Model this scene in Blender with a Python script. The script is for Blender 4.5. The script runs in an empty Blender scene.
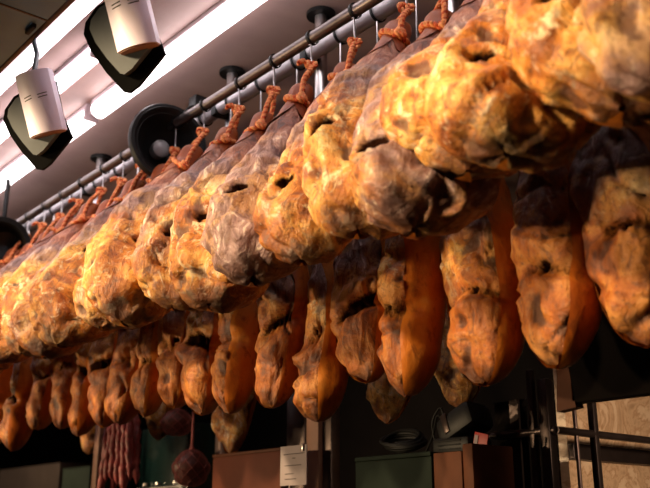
import bpy, bmesh, math, random
from mathutils import Vector, Matrix, noise
import numpy as np

C = bpy.context.scene.collection
PI = math.pi
EYE = 1.5
YAW, PITCH, FPX = math.radians(40.0), math.radians(17.6), 900.0

# ------------------------------------------------------------------ camera
cam_d = bpy.data.cameras.new('camera')
cam = bpy.data.objects.new('camera', cam_d); C.objects.link(cam)
cam.location = (0, 0, EYE)
cam.rotation_euler = (PI/2 + PITCH, 0, -YAW)
cam_d.sensor_width = 36.0
cam_d.lens = FPX/650*36
cam_d.clip_start = .05
cam_d.dof.use_dof = True
cam_d.dof.focus_distance = 2.25
cam_d.dof.aperture_fstop = 3.6
bpy.context.scene.camera = cam

Rv = Vector((math.cos(YAW), -math.sin(YAW), 0))
Fh = Vector((math.sin(YAW), math.cos(YAW), 0))
Fv = Fh*math.cos(PITCH) + Vector((0, 0, math.sin(PITCH)))
Uv = -Fh*math.sin(PITCH) + Vector((0, 0, math.cos(PITCH)))
def ray(px, py): return Rv*((px-325)/FPX) + Uv*((244-py)/FPX) + Fv
def atX(px, py, X):
    d = ray(px, py); return Vector((0, 0, EYE)) + d*(X/d.x)
def atY(px, py, Y):
    d = ray(px, py); return Vector((0, 0, EYE)) + d*(Y/d.y)
def atZ(px, py, Z):
    d = ray(px, py); return Vector((0, 0, EYE)) + d*((Z-EYE)/d.z)
def atD(px, py, D): return Vector((0, 0, EYE)) + ray(px, py)*D

# ------------------------------------------------------------------ materials
def new_mat(name):
    m = bpy.data.materials.new(name); m.use_nodes = True
    nt = m.node_tree
    for n in list(nt.nodes): nt.nodes.remove(n)
    out = nt.nodes.new('ShaderNodeOutputMaterial'); b = nt.nodes.new('ShaderNodeBsdfPrincipled')
    nt.links.new(b.outputs[0], out.inputs[0])
    return m, nt, b
class NB:
    """small node builder"""
    def __init__(s, nt): s.nt = nt
    def n(s, t, **kw):
        x = s.nt.nodes.new(t)
        for k, v in kw.items(): setattr(x, k, v)
        return x
    def put(s, sock, v):
        if hasattr(v, 'is_output'): s.nt.links.new(v, sock)
        else: sock.default_value = v
    def math(s, op, a, b=0.0, clamp=False):
        x = s.n('ShaderNodeMath', operation=op); x.use_clamp = clamp
        s.put(x.inputs[0], a); s.put(x.inputs[1], b); return x.outputs[0]
    def mix(s, f, a, b, mode='MIX'):
        x = s.n('ShaderNodeMix', data_type='RGBA', blend_type=mode)
        s.put(x.inputs[0], f); s.put(x.inputs[6], c4(a)); s.put(x.inputs[7], c4(b)); return x.outputs[2]
    def noise(s, vec, scale, detail=4, rough=.55, dist=0.0):
        x = s.n('ShaderNodeTexNoise'); s.put(x.inputs['Vector'], vec)
        x.inputs['Scale'].default_value = scale; x.inputs['Detail'].default_value = detail
        x.inputs['Roughness'].default_value = rough; x.inputs['Distortion'].default_value = dist
        return x.outputs[0]
    def ramp(s, f, stops):
        x = s.n('ShaderNodeValToRGB'); r = x.color_ramp
        while len(r.elements) > 1: r.elements.remove(r.elements[-1])
        for i, (p, c) in enumerate(stops):
            e = r.elements[0] if i == 0 else r.elements.new(p)
            e.position = p; e.color = c4(c)
        s.put(x.inputs[0], f); return x.outputs[0]
    def step(s, f, lo, hi):
        x = s.n('ShaderNodeMapRange', interpolation_type='SMOOTHSTEP')
        s.put(x.inputs[0], f); x.inputs[1].default_value = lo; x.inputs[2].default_value = hi
        return x.outputs[0]
    def attr(s, name):
        x = s.n('ShaderNodeAttribute', attribute_name=name); return x.outputs['Fac']
    def obj(s): return s.n('ShaderNodeTexCoord').outputs['Object']
    def mapping(s, v, scale=(1, 1, 1), loc=None):
        x = s.n('ShaderNodeMapping'); s.put(x.inputs[0], v); x.inputs['Scale'].default_value = scale
        if loc is not None: s.put(x.inputs['Location'], loc)
        return x.outputs[0]
    def bump(s, h, strength, dist, normal=None):
        x = s.n('ShaderNodeBump'); x.inputs['Strength'].default_value = strength; x.inputs['Distance'].default_value = dist
        s.put(x.inputs['Height'], h)
        if normal is not None: s.put(x.inputs['Normal'], normal)
        return x.outputs[0]
def c4(c):
    if hasattr(c, 'is_output'): return c
    return tuple(c) if len(c) == 4 else (c[0], c[1], c[2], 1.0)

def plain(name, col, rough=.5, metal=0.0, var=.12, nscale=12, bump=.0, emit=None, spec=.5):
    m, nt, b = new_mat(name); k = NB(nt)
    co = k.obj(); n = k.noise(co, nscale, 4)
    dark = tuple(c*(1-var) for c in col); light = tuple(min(1, c*(1+var)) for c in col)
    k.put(b.inputs['Base Color'], k.ramp(n, [(.3, dark), (.7, light)]))
    k.put(b.inputs['Roughness'], k.math('MULTIPLY_ADD', n, .15) if False else rough)
    b.inputs['Metallic'].default_value = metal
    b.inputs['Specular IOR Level'].default_value = spec
    if bump: k.put(b.inputs['Normal'], k.bump(k.noise(co, nscale*6, 3), bump, .002))
    if emit:
        b.inputs['Emission Color'].default_value = c4(emit[0]); b.inputs['Emission Strength'].default_value = emit[1]
    return m

def mat_meat():
    m, nt, b = new_mat('cured_meat'); k = NB(nt)
    sd = k.attr('seedv'); comb = k.n('ShaderNodeCombineXYZ')
    for i in range(3): k.put(comb.inputs[i], k.math('MULTIPLY', sd, 7.3+3.1*i))
    v = k.mapping(k.obj(), (1, 1, 1), comb.outputs[0])
    vd = k.n('ShaderNodeVectorMath', operation='SCALE'); wn = k.n('ShaderNodeTexNoise'); wn.inputs['Scale'].default_value = 7; k.put(wn.inputs['Vector'], v)
    k.put(vd.inputs[0], wn.outputs['Color']); vd.inputs['Scale'].default_value = .09
    va = k.n('ShaderNodeVectorMath', operation='ADD'); k.put(va.inputs[0], v); k.put(va.inputs[1], vd.outputs[0])
    vs = k.mapping(va.outputs[0], (1, 1, .30))
    n0 = k.noise(v, 4.6, 5, .6, .8)         # big patches
    n1 = k.noise(v, 11, 8, .64, .6)       # flesh / fat
    n2 = k.noise(vs, 42, 6, .65, .8)      # grain along the muscle
    n3 = k.noise(v, 95, 5, .65, .3)       # specks
    n4 = k.noise(v, 19, 7, .68, .8)
    warm = k.ramp(n1, [(.32, (.13, .034, .008)), (.41, (.36, .105, .016)), (.50, (.58, .225, .036)), (.58, (.76, .41, .10)), (.69, (.90, .70, .36))])
    warm = k.mix(k.math('MULTIPLY', k.step(n4, .54, .66), .85), warm, (.90, .74, .46))
    warm = k.mix(k.math('MULTIPLY', k.step(n4, .46, .36), .8), warm, (.20, .058, .018))
    grey = k.ramp(n2, [(.34, (.060, .030, .034)), (.45, (.18, .105, .108)), (.55, (.31, .205, .205)), (.70, (.56, .455, .49))])
    grey = k.mix(k.math('MULTIPLY', k.step(n1, .48, .60), .65), grey, (.52, .28, .11))
    up = k.attr('mold')
    f = k.math('ADD', k.math('MULTIPLY', n0, 1.5), k.math('ADD', k.math('MULTIPLY', n4, .5), k.math('ADD', up, -1.05)))
    col = k.mix(k.math('MULTIPLY', k.step(f, .25, .62), .92), warm, grey)
    col = k.mix(k.math('MULTIPLY', k.step(n2, .57, .68), .6), col, (.86, .72, .54))
    tipf = k.math('ADD', k.attr('shank'), k.math('MULTIPLY', k.math('SUBTRACT', n1, .5), 1.2))
    col = k.mix(k.math('MULTIPLY', k.step(tipf, .15, .7), .92), col, k.ramp(n2, [(.36, (.13, .030, .012)), (.50, (.33, .095, .036)), (.66, (.56, .27, .16))]))
    br = k.math('ADD', k.attr('brown'), k.math('MULTIPLY', k.math('SUBTRACT', n0, .5), 1.2))
    col = k.mix(k.math('MULTIPLY', k.step(br, .1, .75), .88), col, k.ramp(n1, [(.34, (.10, .022, .005)), (.48, (.40, .105, .013)), (.64, (.64, .25, .048))]))
    col = k.mix(k.math('MULTIPLY', k.step(n2, .45, .34), .65), col, (.13, .048, .028))
    col = k.mix(k.math('MULTIPLY', k.step(n3, .55, .66), .6), col, (.13, .048, .022))
    rim = k.math('ADD', k.attr('crust'), k.math('MULTIPLY', k.math('SUBTRACT', n4, .5), 1.6))
    col = k.mix(k.math('MULTIPLY', k.step(rim, .30, .85), .88), col, (.095, .036, .020))
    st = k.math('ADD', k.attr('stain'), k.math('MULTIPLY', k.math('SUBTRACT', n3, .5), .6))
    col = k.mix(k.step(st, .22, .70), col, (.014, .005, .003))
    k.put(b.inputs['Base Color'], col)
    r = k.n('ShaderNodeMapRange'); k.put(r.inputs[0], n4); r.inputs[3].default_value = .30; r.inputs[4].default_value = .66
    k.put(b.inputs['Roughness'], r.outputs[0])
    k.put(b.inputs['Specular IOR Level'], k.math('MULTIPLY', k.math('SUBTRACT', 1.0, k.step(st, .15, .6)), .45))
    h = k.math('ADD', k.math('MULTIPLY', n2, .9), k.math('ADD', k.math('MULTIPLY', n3, .35), k.math('MULTIPLY', n4, .6)))
    k.put(b.inputs['Normal'], k.bump(h, .9, .008))
    return m

def mat_rind():
    m, nt, b = new_mat('ham_rind'); k = NB(nt)
    sd = k.attr('seedv'); comb = k.n('ShaderNodeCombineXYZ')
    for i in range(3): k.put(comb.inputs[i], k.math('MULTIPLY', sd, 5.3+2.7*i))
    v = k.mapping(k.obj(), (1, 1, .6), comb.outputs[0])
    n1 = k.noise(v, 7, 6, .55, .5); n2 = k.noise(v, 40, 5, .6, .4); n3 = k.noise(v, 120, 3, .6)
    col = k.ramp(n1, [(.30, (.15, .028, .006)), (.44, (.40, .095, .010)), (.58, (.60, .180, .018)), (.76, (.66, .29, .06))])
    sh = k.math('ADD', k.attr('shank'), k.math('MULTIPLY', k.math('SUBTRACT', n2, .5), .7))
    col = k.mix(k.math('MULTIPLY', k.step(sh, .2, .9), .8), col, (.27, .062, .022))
    mo = k.math('ADD', k.attr('mold'), k.math('MULTIPLY', k.math('SUBTRACT', n1, .5), 1.6))
    col = k.mix(k.math('MULTIPLY', k.step(mo, .45, .95), .7), col, (.40, .27, .21))
    col = k.mix(k.math('MULTIPLY', k.step(n2, .52, .70), .6), col, (.16, .040, .010))
    k.put(b.inputs['Base Color'], col)
    r = k.n('ShaderNodeMapRange'); k.put(r.inputs[0], n2); r.inputs[3].default_value = .34; r.inputs[4].default_value = .6
    k.put(b.inputs['Roughness'], r.outputs[0])
    b.inputs['Specular IOR Level'].default_value = .28
    k.put(b.inputs['Normal'], k.bump(k.math('ADD', n2, k.math('MULTIPLY', n3, .3)), .4, .006))
    return m

def mat_ceiling():
    m, nt, b = new_mat('ceiling_panel'); k = NB(nt)
    co = k.obj(); n = k.noise(co, 3, 6, .6, .4); n2 = k.noise(k.mapping(co, (30, 3, 1)), 2.5, 5, .6)
    col = k.ramp(n, [(.3, (.31, .200, .178)), (.7, (.43, .295, .262))])
    col = k.mix(k.math('MULTIPLY', k.step(n2, .6, .72), .35), col, (.36, .29, .25))
    k.put(b.inputs['Base Color'], col); b.inputs['Roughness'].default_value = .55
    k.put(b.inputs['Normal'], k.bump(n2, .1, .004))
    return m
def mat_marble():
    m, nt, b = new_mat('beige_marble'); k = NB(nt)
    co = k.obj(); n = k.noise(co, 5, 8, .62, 2.2); n2 = k.noise(co, 16, 6, .6, 1.5)
    col = k.ramp(n, [(.30, (.30, .17, .09)), (.48, (.62, .42, .26)), (.52, (.42, .24, .13)), (.57, (.68, .48, .31)), (.75, (.74, .56, .38))])
    col = k.mix(k.math('MULTIPLY', k.step(n2, .58, .7), .5), col, (.36, .2, .1))
    k.put(b.inputs['Base Color'], col); b.inputs['Roughness'].default_value = .3
    return m
def mat_rope():
    m, nt, b = new_mat('ham_cord'); k = NB(nt)
    n = k.noise(k.obj(), 70, 3)
    k.put(b.inputs['Base Color'], k.ramp(n, [(.35, (.42, .038, .008)), (.52, (.70, .125, .022)), (.70, (.82, .38, .16))]))
    b.inputs['Roughness'].default_value = .7
    return m

M = dict(
    meat=mat_meat(), rind=mat_rind(), ceiling=mat_ceiling(), marble=mat_marble(), rope=mat_rope(),
    rope_pale=plain('pale_cord_strand', (.84, .34, .12), .7, 0, .15, 60),
    carton=plain('dull_carton', (.030, .022, .019), .8, 0, .15, 9, spec=.1),
    steel=plain('brushed_steel', (.56, .52, .52), .3, 1.0, .15, 30),
    pipe_dark=plain('worn_dark_pipe', (.17, .14, .135), .38, .9, .3, 14),
    pipe_grey=plain('grey_pipe', (.42, .38, .39), .42, .4, .15, 10),
    black=plain('black_plastic', (.005, .0048, .005), .5, 0, .3, 20, spec=.3),
    matte=plain('matte_black_rubber', (.003, .003, .003), .95, 0, .2, 20, spec=.05),
    rubber=plain('black_rubber', (.006, .006, .006), .55, 0, .3, 40, spec=.2),
    white_lamp=plain('white_lamp_shell', (.80, .73, .90), .45, 0, .03, 6),
    grey_lamp=plain('grey_lamp_shell', (.065, .078, .088), .5, 0, .15, 10),
    beam=plain('grey_painted_metal', (.14, .27, .33), .5, 0, .15, 6),
    tube=plain('lit_tube_glass', (.9, .9, .9), .4, 0, .01, 3, emit=((1, .93, .95), 6.5)),
    tube2=plain('lit_diffuser', (.9, .85, .87), .4, 0, .01, 3, emit=((1, .88, .92), 6.0)),
    batten=plain('pinkish_batten_paint', (.50, .40, .42), .45, 0, .06, 6),
    bulb=plain('lamp_glass', (.30, .29, .30), .25, 0, .1, 10),
    dark=plain('dark_wall_paint', (.008, .006, .0055), .9, 0, .3, 3, spec=.1),
    floor=plain('floor_tile', (.16, .14, .13), .5, 0, .15, 4),
    frame=plain('bronze_frame', (.060, .042, .038), .32, .7, .2, 20),
    frame_lt=plain('satin_metal_frame', (.26, .18, .16), .35, .6, .15, 20),
    greenbox=plain('green_grey_box', (.016, .024, .018), .7, 0, .15, 12, spec=.08),
    wood=plain('brown_board', (.10, .034, .015), .6, 0, .2, 9, spec=.15),
    wood_red=plain('red_brown_board', (.12, .034, .018), .6, 0, .12, 9, spec=.15),
    darkboard=plain('dark_hood', (.006, .004, .0035), .9, 0, .2, 8, spec=.1),
    paper=plain('white_paper', (.36, .30, .30), .8, 0, .03, 9),
    ink=plain('printed_ink', (.06, .045, .05), .8, 0, .1, 9),
    red=plain('red_card', (.38, .022, .016), .5, 0, .1, 9),
    sausage=plain('dried_sausage_skin', (.30, .060, .058), .42, 0, .55, 45, .6),
    salami=plain('dark_salami_skin', (.11, .022, .016), .45, 0, .5, 60, .6),
    net=plain('netting', (.38, .10, .09), .7, 0, .2, 30),
    string=plain('twine', (.45, .30, .22), .8, 0, .2, 60),
    teal=plain('dark_green_glass', (.005, .018, .017), .2, 0, .2, 5),
    counter=plain('counter_steel', (.12, .10, .10), .4, .5, .1, 8),
    pale=plain('pale_timber', (.26, .125, .075), .6, 0, .2, 9),
)

# ------------------------------------------------------------------ object helpers
def setp(o, label=None, cat=None, group=None, kind=None):
    for k_, v in (('label', label), ('category', cat), ('group', group), ('kind', kind)):
        if v: o[k_] = v
    return o
def empty(name, loc=(0, 0, 0), label=None, cat=None, group=None):
    o = bpy.data.objects.new(name, None); C.objects.link(o); o.location = loc
    o.empty_display_size = .05
    return setp(o, label, cat, group)
def mesh_obj(name, verts, faces, mat, parent=None, smooth=True, attrs=None, weld=0):
    me = bpy.data.meshes.new(name)
    me.from_pydata([tuple(v) for v in verts], [], faces)
    if attrs:
        for an, vals in attrs.items():
            a = me.attributes.new(an, 'FLOAT', 'POINT'); a.data.foreach_set('value', np.asarray(vals, dtype=np.float32))
    if weld:
        bm = bmesh.new(); bm.from_mesh(me); bmesh.ops.remove_doubles(bm, verts=bm.verts, dist=weld)
        bmesh.ops.recalc_face_normals(bm, faces=bm.faces); bm.to_mesh(me); bm.free()
    me.materials.append(mat)
    if smooth: me.polygons.foreach_set('use_smooth', [True]*len(me.polygons))
    me.update()
    o = bpy.data.objects.new(name, me); C.objects.link(o)
    if parent: o.parent = parent
    return o
class MB:
    """collects shapes into one mesh"""
    def __init__(s): s.bm = bmesh.new()
    def box(s, c, d, rot=None, bevel=0.0):
        r = bmesh.ops.create_cube(s.bm, size=1.0); vs = r['verts']
        for v in vs: v.co = Vector((v.co.x*d[0], v.co.y*d[1], v.co.z*d[2]))
        if bevel:
            es = list({e for v in vs for e in v.link_edges})
            rb = bmesh.ops.bevel(s.bm, geom=es, offset=bevel, segments=2, affect='EDGES', profile=.5)
            vs = list({v for f in rb['faces'] for v in f.verts} | {v for v in vs if v.is_valid})
            seen = set(vs); st = list(vs)
            while st:
                v = st.pop()
                for e in v.link_edges:
                    w = e.other_vert(v)
                    if w not in seen: seen.add(w); st.append(w)
            vs = list(seen)
        m = (rot.to_4x4() if rot else Matrix())
        for v in vs: v.co = m @ v.co + Vector(c)
        return s
    def tube(s, pts, r, n=10, caps=True, closed=False):
        pts = [Vector(p) for p in pts]; N = len(pts); rings = []
        rad = r if hasattr(r, '__len__') else [r]*N
        up = None
        for i, p in enumerate(pts):
            if closed: t = pts[(i+1) % N]-pts[i-1]
            else: t = pts[min(i+1, N-1)]-pts[max(i-1, 0)]
            t.normalize()
            if up is None: up = t.orthogonal()
            up = (up-t*up.dot(t))
            if up.length < 1e-6: up = t.orthogonal()
            up.normalize(); b = t.cross(up)
            rings.append([s.bm.verts.new(p+(up*math.cos(2*PI*j/n)+b*math.sin(2*PI*j/n))*rad[i]) for j in range(n)])
        for i in range(N if closed else N-1):
            A, B = rings[i], rings[(i+1) % N]
            for j in range(n):
                s.bm.faces.new((A[j], A[(j+1) % n], B[(j+1) % n], B[j]))
        if caps and not closed:
            s.bm.faces.new(rings[0][::-1]); s.bm.faces.new(rings[-1])
        return s
    def lathe(s, prof, n=32, mat=None, cap=True):
        """prof: (radius, z)"""
        m = mat or Matrix(); rings = []
        for r, z in prof:
            rings.append([s.bm.verts.new(m @ Vector((r*math.cos(2*PI*j/n), r*math.sin(2*PI*j/n), z))) for j in range(n)])
        for A, B in zip(rings, rings[1:]):
            for j in range(n): s.bm.faces.new((A[j], A[(j+1) % n], B[(j+1) % n], B[j]))
        if cap:
            s.bm.faces.new(rings[0][::-1]); s.bm.faces.new(rings[-1])
        return s
    def prism(s, poly, h, mat=None):
        """poly in local xy extruded to z=h"""
        m = mat or Matrix()
        A = [s.bm.verts.new(m @ Vector((x, y, 0))) for x, y in poly]
        B = [s.bm.verts.new(m @ Vector((x, y, h))) for x, y in poly]
        n = len(poly)
        for j in range(n): s.bm.faces.new((A[j], A[(j+1) % n], B[(j+1) % n], B[j]))
        s.bm.faces.new(A[::-1]); s.bm.faces.new(B)
        return s
    def build(s, name, mat, parent=None, smooth=True, angle=40):
        bmesh.ops.recalc_face_normals(s.bm, faces=s.bm.faces)
        me = bpy.data.meshes.new(name); s.bm.to_mesh(me); s.bm.free()
        me.materials.append(mat)
        if smooth:
            me.polygons.foreach_set('use_smooth', [True]*len(me.polygons))
            me.set_sharp_from_angle(angle=math.radians(angle))
        o = bpy.data.objects.new(name, me); C.objects.link(o)
        if parent: o.parent = parent
        return o
def structure(o): o['kind'] = 'structure'; return o

# ------------------------------------------------------------------ hams
def interp(x, pts):
    if x <= pts[0][0]: return pts[0][1]
    for (a, va), (b, vb) in zip(pts, pts[1:]):
        if x <= b:
            f = (x-a)/(b-a); f = f*f*(3-2*f)*.6 + f*.4
            return va+(vb-va)*f
    return pts[-1][1]
def sstep(x, a, b):
    f = max(0, min(1, (x-a)/(b-a))); return f*f*(3-2*f)
HALF_W = [(0, .17), (.05, .235), (.12, .205), (.20, .28), (.32, .47), (.44, .68), (.56, .86), (.69, 1.0), (.82, .97), (.92, .82), (1, .62)]
HALF_T = [(0, .26), (.05, .35), (.12, .31), (.20, .39), (.32, .58), (.44, .76), (.56, .92), (.69, 1.0), (.82, .96), (.92, .82), (1, .62)]

REAR_W = [(0, .22), (.05, .32), (.12, .27), (.2, .32), (.3, .46), (.42, .74), (.55, .97), (.64, 1.0), (.75, .92), (.86, .81), (.95, .74), (1, .70)]
def ham_parts(p, root, seed, L=.74, W=.27, T=.18, res=1.0, rind_at=.26, hole=(.57, .1), hole_r=.022, mold=0.0,
              notch=0.0, brown=0.0, meat_arc=100, lump=1.0, bend=0.0, end=.16, tip=.30, prof=None, lean=0.0):
    PW, PT = (prof, prof) if prof else (HALF_W, HALF_T)
    rnd = random.Random(seed)
    ox, oy, oz = rnd.uniform(0, 60), rnd.uniform(0, 60), rnd.uniform(0, 60)
    R = int(104*res); NM = int(64*res); NR = int(52*res)
    hx = hole[1]*W
    hsx = rnd.uniform(.6, 1.25); hole_r *= rnd.uniform(.45, .72); hole_d = rnd.choice((.34, .6, .8, 1.0))
    nslope = rnd.uniform(-.45, .45); nbias = rnd.uniform(.25, .6)
    bl = [(rnd.uniform(.50, .95), rnd.uniform(-.9, .9), rnd.uniform(.02, .045), rnd.uniform(.4, 1.0)) for _ in range(7)]
    def point(t, th, is_rind):
        a = interp(t, PW)*W/2; b = interp(t, PT)*T/2
        cap = 1.0
        if t > 1-end: cap = math.sqrt(max(0, 1-((t-(1-end))/end)**2))
        if t < .03: cap = math.sqrt(max(0.0, 1-((.03-t)/.03)**2))
        a *= cap; b *= cap
        c, s_ = math.cos(th), math.sin(th)
        e = .86
        cx = a*math.copysign(abs(c)**e, c)
        cy = b*math.copysign(abs(s_)**e, s_)*(0.86 if s_ < 0 else 1.12)
        sway = bend*math.sin(t*PI)*.05 + .012*math.sin(t*7+seed)*sstep(t, .2, .5)
        lf = 1-(max(0, .5-t)/.5)**1.5
        x = cx+sway-lean*.8*lf; y = cy-lean*.6*lf; z = -L*t
        if prof: y -= .022*sstep(t, .6, 1); x += .012*sstep(t, .6, 1)
        nx, ny = c/max(a, .02), s_/max(b, .02); ln = math.hypot(nx, ny) or 1; nx /= ln; ny /= ln
        nz = 0
        if t > 1-end: f = (t-(1-end))/end; nx *= (1-f*f*.8); ny *= (1-f*f*.8); nz = -f*.9
        q = Vector((x+ox, y+oy, z+oz))
        body = sstep(t, .2, .5)
        facing = max(0, -s_)
        wq = q + noise.noise_vector(q*8)*.035
        big = noise.noise(q*6)*.016 + noise.noise(Vector((q.x*15, q.y*15, q.z*8)))*.009
        mid = noise.noise(Vector((wq.x*40, wq.y*40, wq.z*17)))*.0038 + noise.noise(Vector((wq.x*80, wq.y*80, wq.z*40)))*.0022
        rid = max(0, 1-abs(noise.noise(Vector((wq.x*13, wq.y*13, wq.z*4.5))))*2.2)**2*.005
        cut = max(0, 1-abs(noise.noise(Vector((wq.x*7+7, wq.y*7, wq.z*9))))*11)**1.5*sstep(t, .35, .55)
        knob = max(0, noise.noise(wq*21+Vector((3, 9, 1))))**1.3*.0065 + max(0, noise.noise(wq*44))**1.3*.005
        pit = max(0, noise.noise(wq*19+Vector((31, 4, 8)))-.30)*sstep(t, .3, .5)
        if is_rind: d = (big*.55*(.3+.7*body) + mid*.35 + noise.noise(q*55)*.0009)*lump + .0025*cap
        else: d = (big + mid + rid + knob-.004 - cut*.012 - min(pit, .3)*.042)*lump*(.35+.65*body)
        stain = 0.0; crust = 0.0 if is_rind else min(1, cut*.7 + pit*3.2)
        # bone hole, its raised lip, knobs of flesh
        if not is_rind or notch:
            dz = (t-hole[0])*L; dx = x+lean*.8*lf-hx
            if facing > 0.05:
                rr = math.hypot(dx*hsx + .4*dz, dz*1.05)*(1+.85*noise.noise(q*30)+.4*noise.noise(q*60))
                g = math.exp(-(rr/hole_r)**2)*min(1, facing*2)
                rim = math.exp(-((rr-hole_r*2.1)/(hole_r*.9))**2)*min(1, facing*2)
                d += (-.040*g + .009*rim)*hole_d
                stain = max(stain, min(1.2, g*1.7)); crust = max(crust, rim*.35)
            if not is_rind:
                for (bt, bx, br, am) in bl:
                    r2 = ((t-bt)*L)**2+(x-bx*W*.5)**2
                    d += math.exp(-r2/br**2)*.016*am*min(1, facing*1.5)
        if notch:
            wob = .030*noise.noise(Vector((x*10+ox, y*10, 3.3)))
            u = (t-hole[0])*L + wob + nslope*x
            side = sstep(-s_*.75+math.cos(th)*.55, .15, .75) if True else 1
            side *= sstep(noise.noise(Vector((x*13+oz, y*13, 9.1)))+nbias, -.35, .25)
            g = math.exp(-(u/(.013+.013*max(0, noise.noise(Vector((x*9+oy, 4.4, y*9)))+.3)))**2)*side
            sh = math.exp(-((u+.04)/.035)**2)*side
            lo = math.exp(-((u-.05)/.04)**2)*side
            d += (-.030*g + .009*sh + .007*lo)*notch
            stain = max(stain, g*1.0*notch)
        # crusty fold on the lower rim
        if not is_rind:
            crust = max(crust, sstep(t, .88, 1.0)*.75)
        return (x+nx*d, y+ny*d, z+nz*d), stain, crust
    def marc(t):
        base = math.radians(meat_arc)*sstep(t, rind_at, rind_at+tip)
        return base + .10*noise.noise(Vector((t*9, seed*1.7, 0)))*sstep(t, rind_at+.05, rind_at+.2)
    ts = [(j/R) for j in range(R+1)]
    ts = [t + .035*math.sin(2*PI*t)*-.6 for t in ts]
    ts[0] = .0004; ts[-1] = .9995
    # meat
    V, F, st, cr, mo, sk, bn = [], [], [], [], [], [], []
    rows = [t for t in ts if t > rind_at]
    rows = [rind_at+.003]+rows
    for t in rows:
        m = marc(t)
        for i in range(NM+1):
            th = -PI/2 - m + 2*m*i/NM
            co, s1, c1 = point(t, th, False)
            V.append(co); st.append(s1); cr.append(c1); sk.append(sstep(t, .50, .22)); bn.append(brown*sstep(t, .5, .8)+.0)
            mo.append(max(0, min(1, mold + .72*sstep(t, .68, .40) + .18*noise.noise(Vector((t*6, th*1.3, seed))))))
    w = NM+1
    for j in range(len(rows)-1):
        for i in range(NM): F.append((j*w+i, j*w+i+1, (j+1)*w+i+1, (j+1)*w+i))
    mesh_obj('meat', V, F, M['meat'], root, attrs=dict(stain=st, crust=cr, mold=mo, shank=sk, brown=bn, seedv=[seed*.37 % 9]*len(V)))
    # rind
    V, F, st, sk, mo = [], [], [], [], []
    for t in ts:
        m = max(marc(t)-.04, 0) if t > rind_at else 0
        for i in range(NR+1):
            th = -PI/2 + m + (2*PI-2*m)*i/NR
            co, s1, c1 = point(t, th, True)
            V.append(co); st.append(s1); sk.append(sstep(t, .42, .12)); mo.append(sstep(t, .25, .55)*max(0, min(1, mold*.7+.25*noise.noise(Vector((t*5, th, seed+9)))+.1)))
    w = NR+1
    for j in range(len(ts)-1):
        for i in range(NR): F.append((j*w+i, j*w+i+1, (j+1)*w+i+1, (j+1)*w+i))
    o = mesh_obj('rind', V, F, M['rind'], root, attrs=dict(stain=st, shank=sk, mold=mo, seedv=[seed*.53 % 9]*len(V)))
    o['label'] = 'smooth orange-brown rind'

def twisted(mb, path, r=.0042, pitch=.022, strands=2, n=6):
    """a twisted cord following a list of points"""
    P = [Vector(p) for p in path]
    # resample
    seg = [0]
    for a, b in zip(P, P[1:]): seg.append(seg[-1]+(b-a).length)
    tot = seg[-1]; N = max(8, int(tot/(pitch/7)))
    pts = []
    k = 0
    for i in range(N+1):
        s_ = tot*i/N
        while k < len(seg)-2 and seg[k+1] < s_: k += 1
        f = (s_-seg[k])/max(1e-9, seg[k+1]-seg[k]); pts.append(P[k].lerp(P[k+1], f))
    up = None; fr = []
    for i, p in enumerate(pts):
        t = (pts[min(i+1, N)]-pts[max(i-1, 0)]).normalized()
        if up is None: up = t.orthogonal()
        up = up-t*up.dot(t); up = up.normalized() if up.length > 1e-6 else t.orthogonal().normalized()
        fr.append((p, up.copy(), t.cross(up)))
    for q in range(strands):
        line = []
        for i, (p, u, b) in enumerate(fr):
            a = 2*PI*(tot*i/N)/pitch + 2*PI*q/strands
            line.append(p+(u*math.cos(a)+b*math.sin(a))*r*.9)
        n0 = len(mb.bm.faces); mb.tube(line, r*1.08, n)
        if q == 1:
            mb.bm.faces.ensure_lookup_table()
            for f in mb.bm.faces[n0:]: f.material_index = 1
def smooth_path(cp, n=10):
    P = [Vector(p) for p in cp]; P = [P[0]*2-P[1]]+P+[P[-1]*2-P[-2]]
    out = []
    for i in range(1, len(P)-2):
        for k in range(n):
            t = k/n; a, b, c, d = P[i-1], P[i], P[i+1], P[i+2]
            out.append(.5*((2*b)+(c-a)*t+(2*a-5*b+4*c-d)*t*t+(3*b-a-3*c+d)*t**3))
    out.append(P[-2]); return out

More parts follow.
